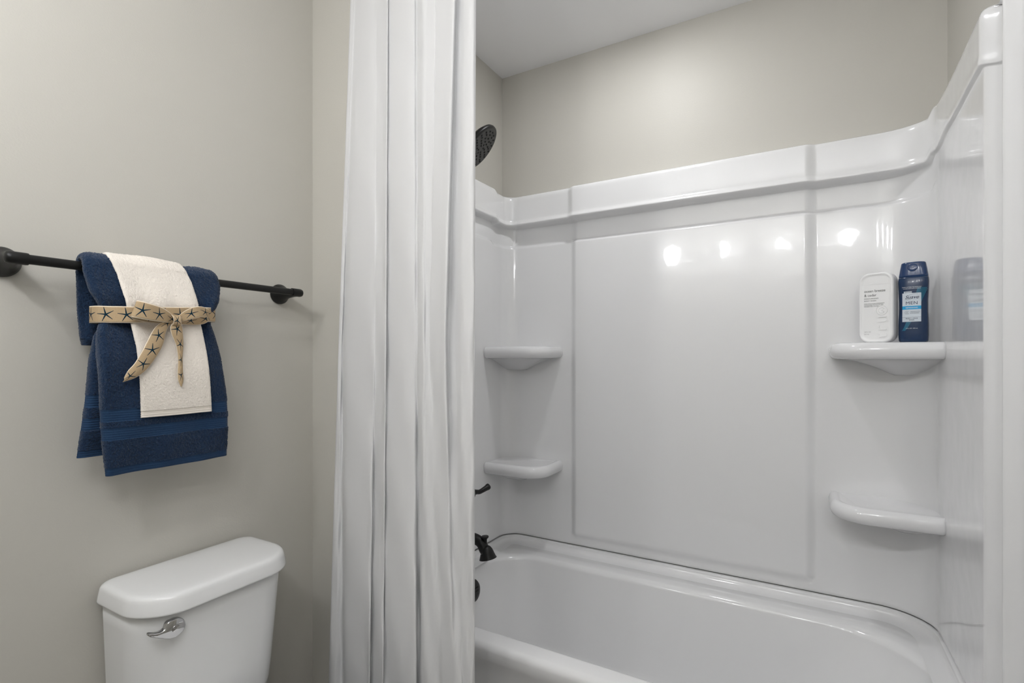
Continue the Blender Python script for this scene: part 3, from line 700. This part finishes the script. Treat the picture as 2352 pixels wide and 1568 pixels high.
# ------------------------------------------------------------------ bottles on the corner shelf
ZS = CH + 0.0375
def face_matrix(w0, depth, z):                   # local frame of a bottle: x right, y away; text stands in the x-z plane facing -y
    return Matrix.Translation((w0, depth, z)) @ Matrix.Rotation(PI / 2, 4, 'X')
wb = thing('body_wash_bottle', 'white rounded-rectangle body wash bottle with small dark lettering', 'bottle', (0, 0, 0))
Wd, Dp, Ht = 0.085, 0.046, 0.201
a = math.radians(24)
fr_c = Vector((0.2115, 1.772, ZS))
ctr = fr_c - Vector((math.cos(a), -math.sin(a), 0)) * (Wd / 2) + Vector((math.sin(a), math.cos(a), 0)) * (Dp / 2)
wb.location = (ctr.x, ctr.y, ZS); wb.rotation_euler = (0, 0, -a)
def slab(ins, y): return [(x, y, z) for x, z in rrect(-Wd / 2 + ins, Wd / 2 - ins, ins, Ht - ins, max(0.026 - ins * 0.6, 0.006), 10)]
SL = []
SL.append(slab(0.012, -Dp / 2 + 0.0018)); SL.append(slab(0.0075, -Dp / 2 + 0.0018)); SL.append(slab(0.0060, -Dp / 2 + 0.0004)); SL.append(slab(0.0042, -Dp / 2))
for i in range(1, 6):
    t = 0.5 * PI * i / 5; SL.append(slab(0.0042 * (1 - math.sin(t)), -Dp / 2 + 0.006 * (1 - math.cos(t))))
for i in range(0, 6):
    t = 0.5 * PI * i / 5; SL.append(slab(0.008 * (1 - math.cos(t)), Dp / 2 - 0.010 + 0.010 * math.sin(t)))
loft('bottle_body', SL, 'white_plastic', wb)
box('cap_seam', (-Wd / 2 + 0.006, -Dp / 2 + 0.0012, Ht - 0.0335), (Wd / 2 - 0.006, -Dp / 2 + 0.0019, Ht - 0.0331), 'white_plastic', wb)
yF = -Dp / 2 + 0.0016
def wl(text, size, x, z, mat='ink_grey', **k): return lettering('lettering', text, size, face_matrix(x, yF, z), mat, wb, **k)
wl('ocean breeze', 0.0102, -0.029, 0.1455, bold=-0.00003, squeeze=0.95); wl('& cedar', 0.0102, -0.029, 0.1335, bold=-0.00003, squeeze=0.95)
wl('MOISTURIZING', 0.0046, -0.029, 0.1255, bold=0.0, spacing=1.15); wl('BODY WASH', 0.0046, -0.029, 0.1192, bold=0.0, spacing=1.15)
wl('MADE WITH CLEAN INGREDIENTS', 0.0031, -0.029, 0.1115, bold=0.0, spacing=1.05); wl('SULFATE FREE, PHTHALATE FREE', 0.0031, -0.029, 0.1075, bold=0.0, spacing=1.05); wl('PARABEN FREE, DYE FREE', 0.0031, -0.029, 0.1035, bold=0.0, spacing=1.05)
wl('18 FL OZ', 0.0042, -0.029, 0.030, 'ink_pale'); wl('532 mL', 0.0042, -0.029, 0.0235, 'ink_pale')
# raised word running up the face, ending in a ringed letter
mt = Matrix.Translation((0.0265, yF, 0.012)) @ Matrix.Rotation(-PI / 2, 4, 'Y') @ Matrix.Rotation(PI / 2, 4, 'X')
lettering('embossed_word', 'tru', 0.046, mt, 'white_plastic', wb, extrude=0.0014, spacing=1.22, bold=-0.0006)
rc = Vector((0.0144, yF, 0.0925))
tube('embossed_ring', [(rc.x + 0.0135 * math.cos(t), yF, rc.z + 0.0135 * math.sin(t)) for t in np.linspace(0, 2 * PI, 33)], 0.0009, 'white_plastic', wb, n=8)
tube('embossed_leaf', [(rc.x + 0.0078 * math.cos(t), yF, rc.z + 0.0078 * math.sin(t)) for t in np.linspace(0.6, 5.6, 25)] + [(rc.x - 0.001, yF, rc.z - 0.0010), (rc.x + 0.0045, yF, rc.z + 0.004)], 0.0007, 'white_plastic', wb, n=8)

bb = thing('shampoo_bottle', 'navy blue flip-top wash bottle with a white and cyan label', 'bottle', (0.2590, 1.789, ZS), -math.radians(15))
BH = 0.1815
def sell(a_, b_, z, n=48, p=2.6):
    L = []
    for i in range(n):
        t = 2 * PI * i / n; ct, s_t = math.cos(t), math.sin(t)
        L.append((a_ * math.copysign(abs(ct) ** (2 / p), ct), b_ * math.copysign(abs(s_t) ** (2 / p), s_t), z))
    return L
prof_b = [(0.0, 0.0300, 0.0185), (0.002, 0.0325, 0.0208), (0.02, 0.0335, 0.0215), (0.05, 0.0335, 0.0215), (0.085, 0.0322, 0.0208), (0.115, 0.0322, 0.0208), (0.145, 0.0335, 0.0215), (0.166, 0.0342, 0.0212), (0.176, 0.0338, 0.0200), (BH, 0.0325, 0.0185)]
zz_ = np.linspace(0, BH, 40); pa = np.interp(zz_, [p[0] for p in prof_b], [p[1] for p in prof_b]); pb = np.interp(zz_, [p[0] for p in prof_b], [p[2] for p in prof_b])
bd = loft('bottle_body', [sell(pa[i], pb[i], zz_[i]) for i in range(40)], 'blue_plastic', bb)
cap = loft('cap', [sell(0.0318, 0.0180, BH - 0.0005), sell(0.0328, 0.0188, BH + 0.001), sell(0.0325, 0.0188, BH + 0.004), sell(0.0300, 0.0180, BH + 0.022), sell(0.0276, 0.0172, BH + 0.036), sell(0.0268, 0.0166, BH + 0.0385), sell(0.024, 0.0150, BH + 0.0400)], 'blue_cap', bb)
lathe('thumb_notch', [(0.0, 0.0), (0.0100, 0.0), (0.0112, 0.0012), (0.0092, 0.0024), (0.0, 0.0014)], (0.0, -0.0166, BH + 0.0245), (0, -1, 0.10), 'blue_cap', cap, n=36)
def on_body(p, lift=0.0):                        # lay flat artwork on the curved front of the bottle
    aa = float(np.interp(p.z, zz_, pa)); b2 = float(np.interp(p.z, zz_, pb))
    t = min(abs(p.x) / aa, 0.999)
    return Vector((p.x, -b2 * (1 - t ** 2.6) ** (1 / 2.6) + p.y, p.z))
def patch(name, x0_, x1_, z0_, z1_, mat, lift, parent, shape=None, nx_=14, nz_=10):
    V = []; F = []
    for j in range(nz_ + 1):
        for i in range(nx_ + 1):
            x = x0_ + (x1_ - x0_) * i / nx_; z = z0_ + (z1_ - z0_) * j / nz_
            if shape: x, z = shape(i / nx_, j / nz_)
            V.append(on_body(Vector((x, -lift, z))))
    for j in range(nz_):
        for i in range(nx_):
            q = j * (nx_ + 1) + i; F.append((q, q + 1, q + nx_ + 2, q + nx_ + 1))
    return mesh(name, V, F, mat, parent)
patch('teal_sweep', 0, 0, 0, 0, 'teal', 0.00025, bb, shape=lambda u, v: (-0.024 + 0.047 * v ** 0.75 * 0.75 + u * (0.008 + 0.014 * v), 0.032 + 0.118 * v), nx_=10, nz_=30)
lab = patch('label', -0.0225, 0.0190, 0.0565, 0.1355, 'label_white', 0.0005, bb)
patch('label_tab', -0.0190, -0.001, 0.1355, 0.1402, 'label_white', 0.0005, lab)
patch('cyan_stripe', -0.0225, 0.0190, 0.0905, 0.1000, 'label_cyan', 0.0007, lab)
patch('label_rule', -0.0225, 0.0190, 0.0690, 0.0694, 'ink_navy', 0.0007, lab, nz_=1)
def bl(text, size, x, z, mat, lift=0.0008, parent=lab, **k):
    return lettering('lettering', text, size, face_matrix(x, -lift, z), mat, parent, extrude=0.00005, warp=on_body, **k)
XC = -0.0015
bl('Suave', 0.0132, XC, 0.1200, 'ink_navy', shear=0.35, align='CENTER', bold=0.00005)
bl('MEN', 0.0124, XC, 0.1040, 'ink_navy', align='CENTER', spacing=1.12)
bl('REFRESHING', 0.0042, XC, 0.0938, 'ink_white', align='CENTER', spacing=1.15, bold=0.00006, lift=0.0010)
bl('CEDARWOOD', 0.0033, -0.0045, 0.0830, 'ink_navy', squeeze=0.95); bl('& MANDARIN', 0.0033, -0.0045, 0.0790, 'ink_navy', squeeze=0.95)
bl('BODY + FACE', 0.0040, XC, 0.0642, 'ink_navy', align='CENTER', bold=0.00008, spacing=1.05); bl('WASH', 0.0040, XC, 0.0600, 'ink_navy', align='CENTER', bold=0.00008, spacing=1.05)
bl('NEW LOOK', 0.0031, -0.0175, 0.1366, 'ink_navy', bold=0.00005)
bl('TRIPLE ACTION TECHNOLOGY', 0.0034, XC, 0.1505, 'ink_white', parent=bb, align='CENTER', squeeze=0.9)
bl('CLEANSES, MOISTURIZES, REFRESHES', 0.0025, XC, 0.1468, 'ink_white', parent=bb, align='CENTER', bold=0.0, squeeze=0.95)
bl('18 FL OZ / 532 mL', 0.0036, XC, 0.0370, 'ink_white', parent=bb, align='CENTER', squeeze=0.95)
def swoosh(pts, r_, mat='ink_navy'):
    return tube('swoosh', [on_body(Vector((x, -0.0007, z))) for x, z in spline(pts, 16)], r_, mat, lab, n=6)
swoosh([(-0.008, 0.1288), (-0.001, 0.1320), (0.006, 0.1330), (0.012, 0.1318)], 0.00022)
swoosh([(-0.0165, 0.1182), (-0.012, 0.1170), (-0.005, 0.1176), (-0.003, 0.1186)], 0.00022)
tube('seal_ring', [on_body(Vector((-0.0118 + 0.0046 * math.cos(t), -0.0007, 0.0818 + 0.0046 * math.sin(t)))) for t in np.linspace(0.5, 6.0, 26)], 0.00018, 'ink_navy', lab, n=6)
for k in range(3): bl('SULFATE'[:5], 0.0016, -0.0118, 0.0832 - k * 0.0019, 'ink_navy', align='CENTER')
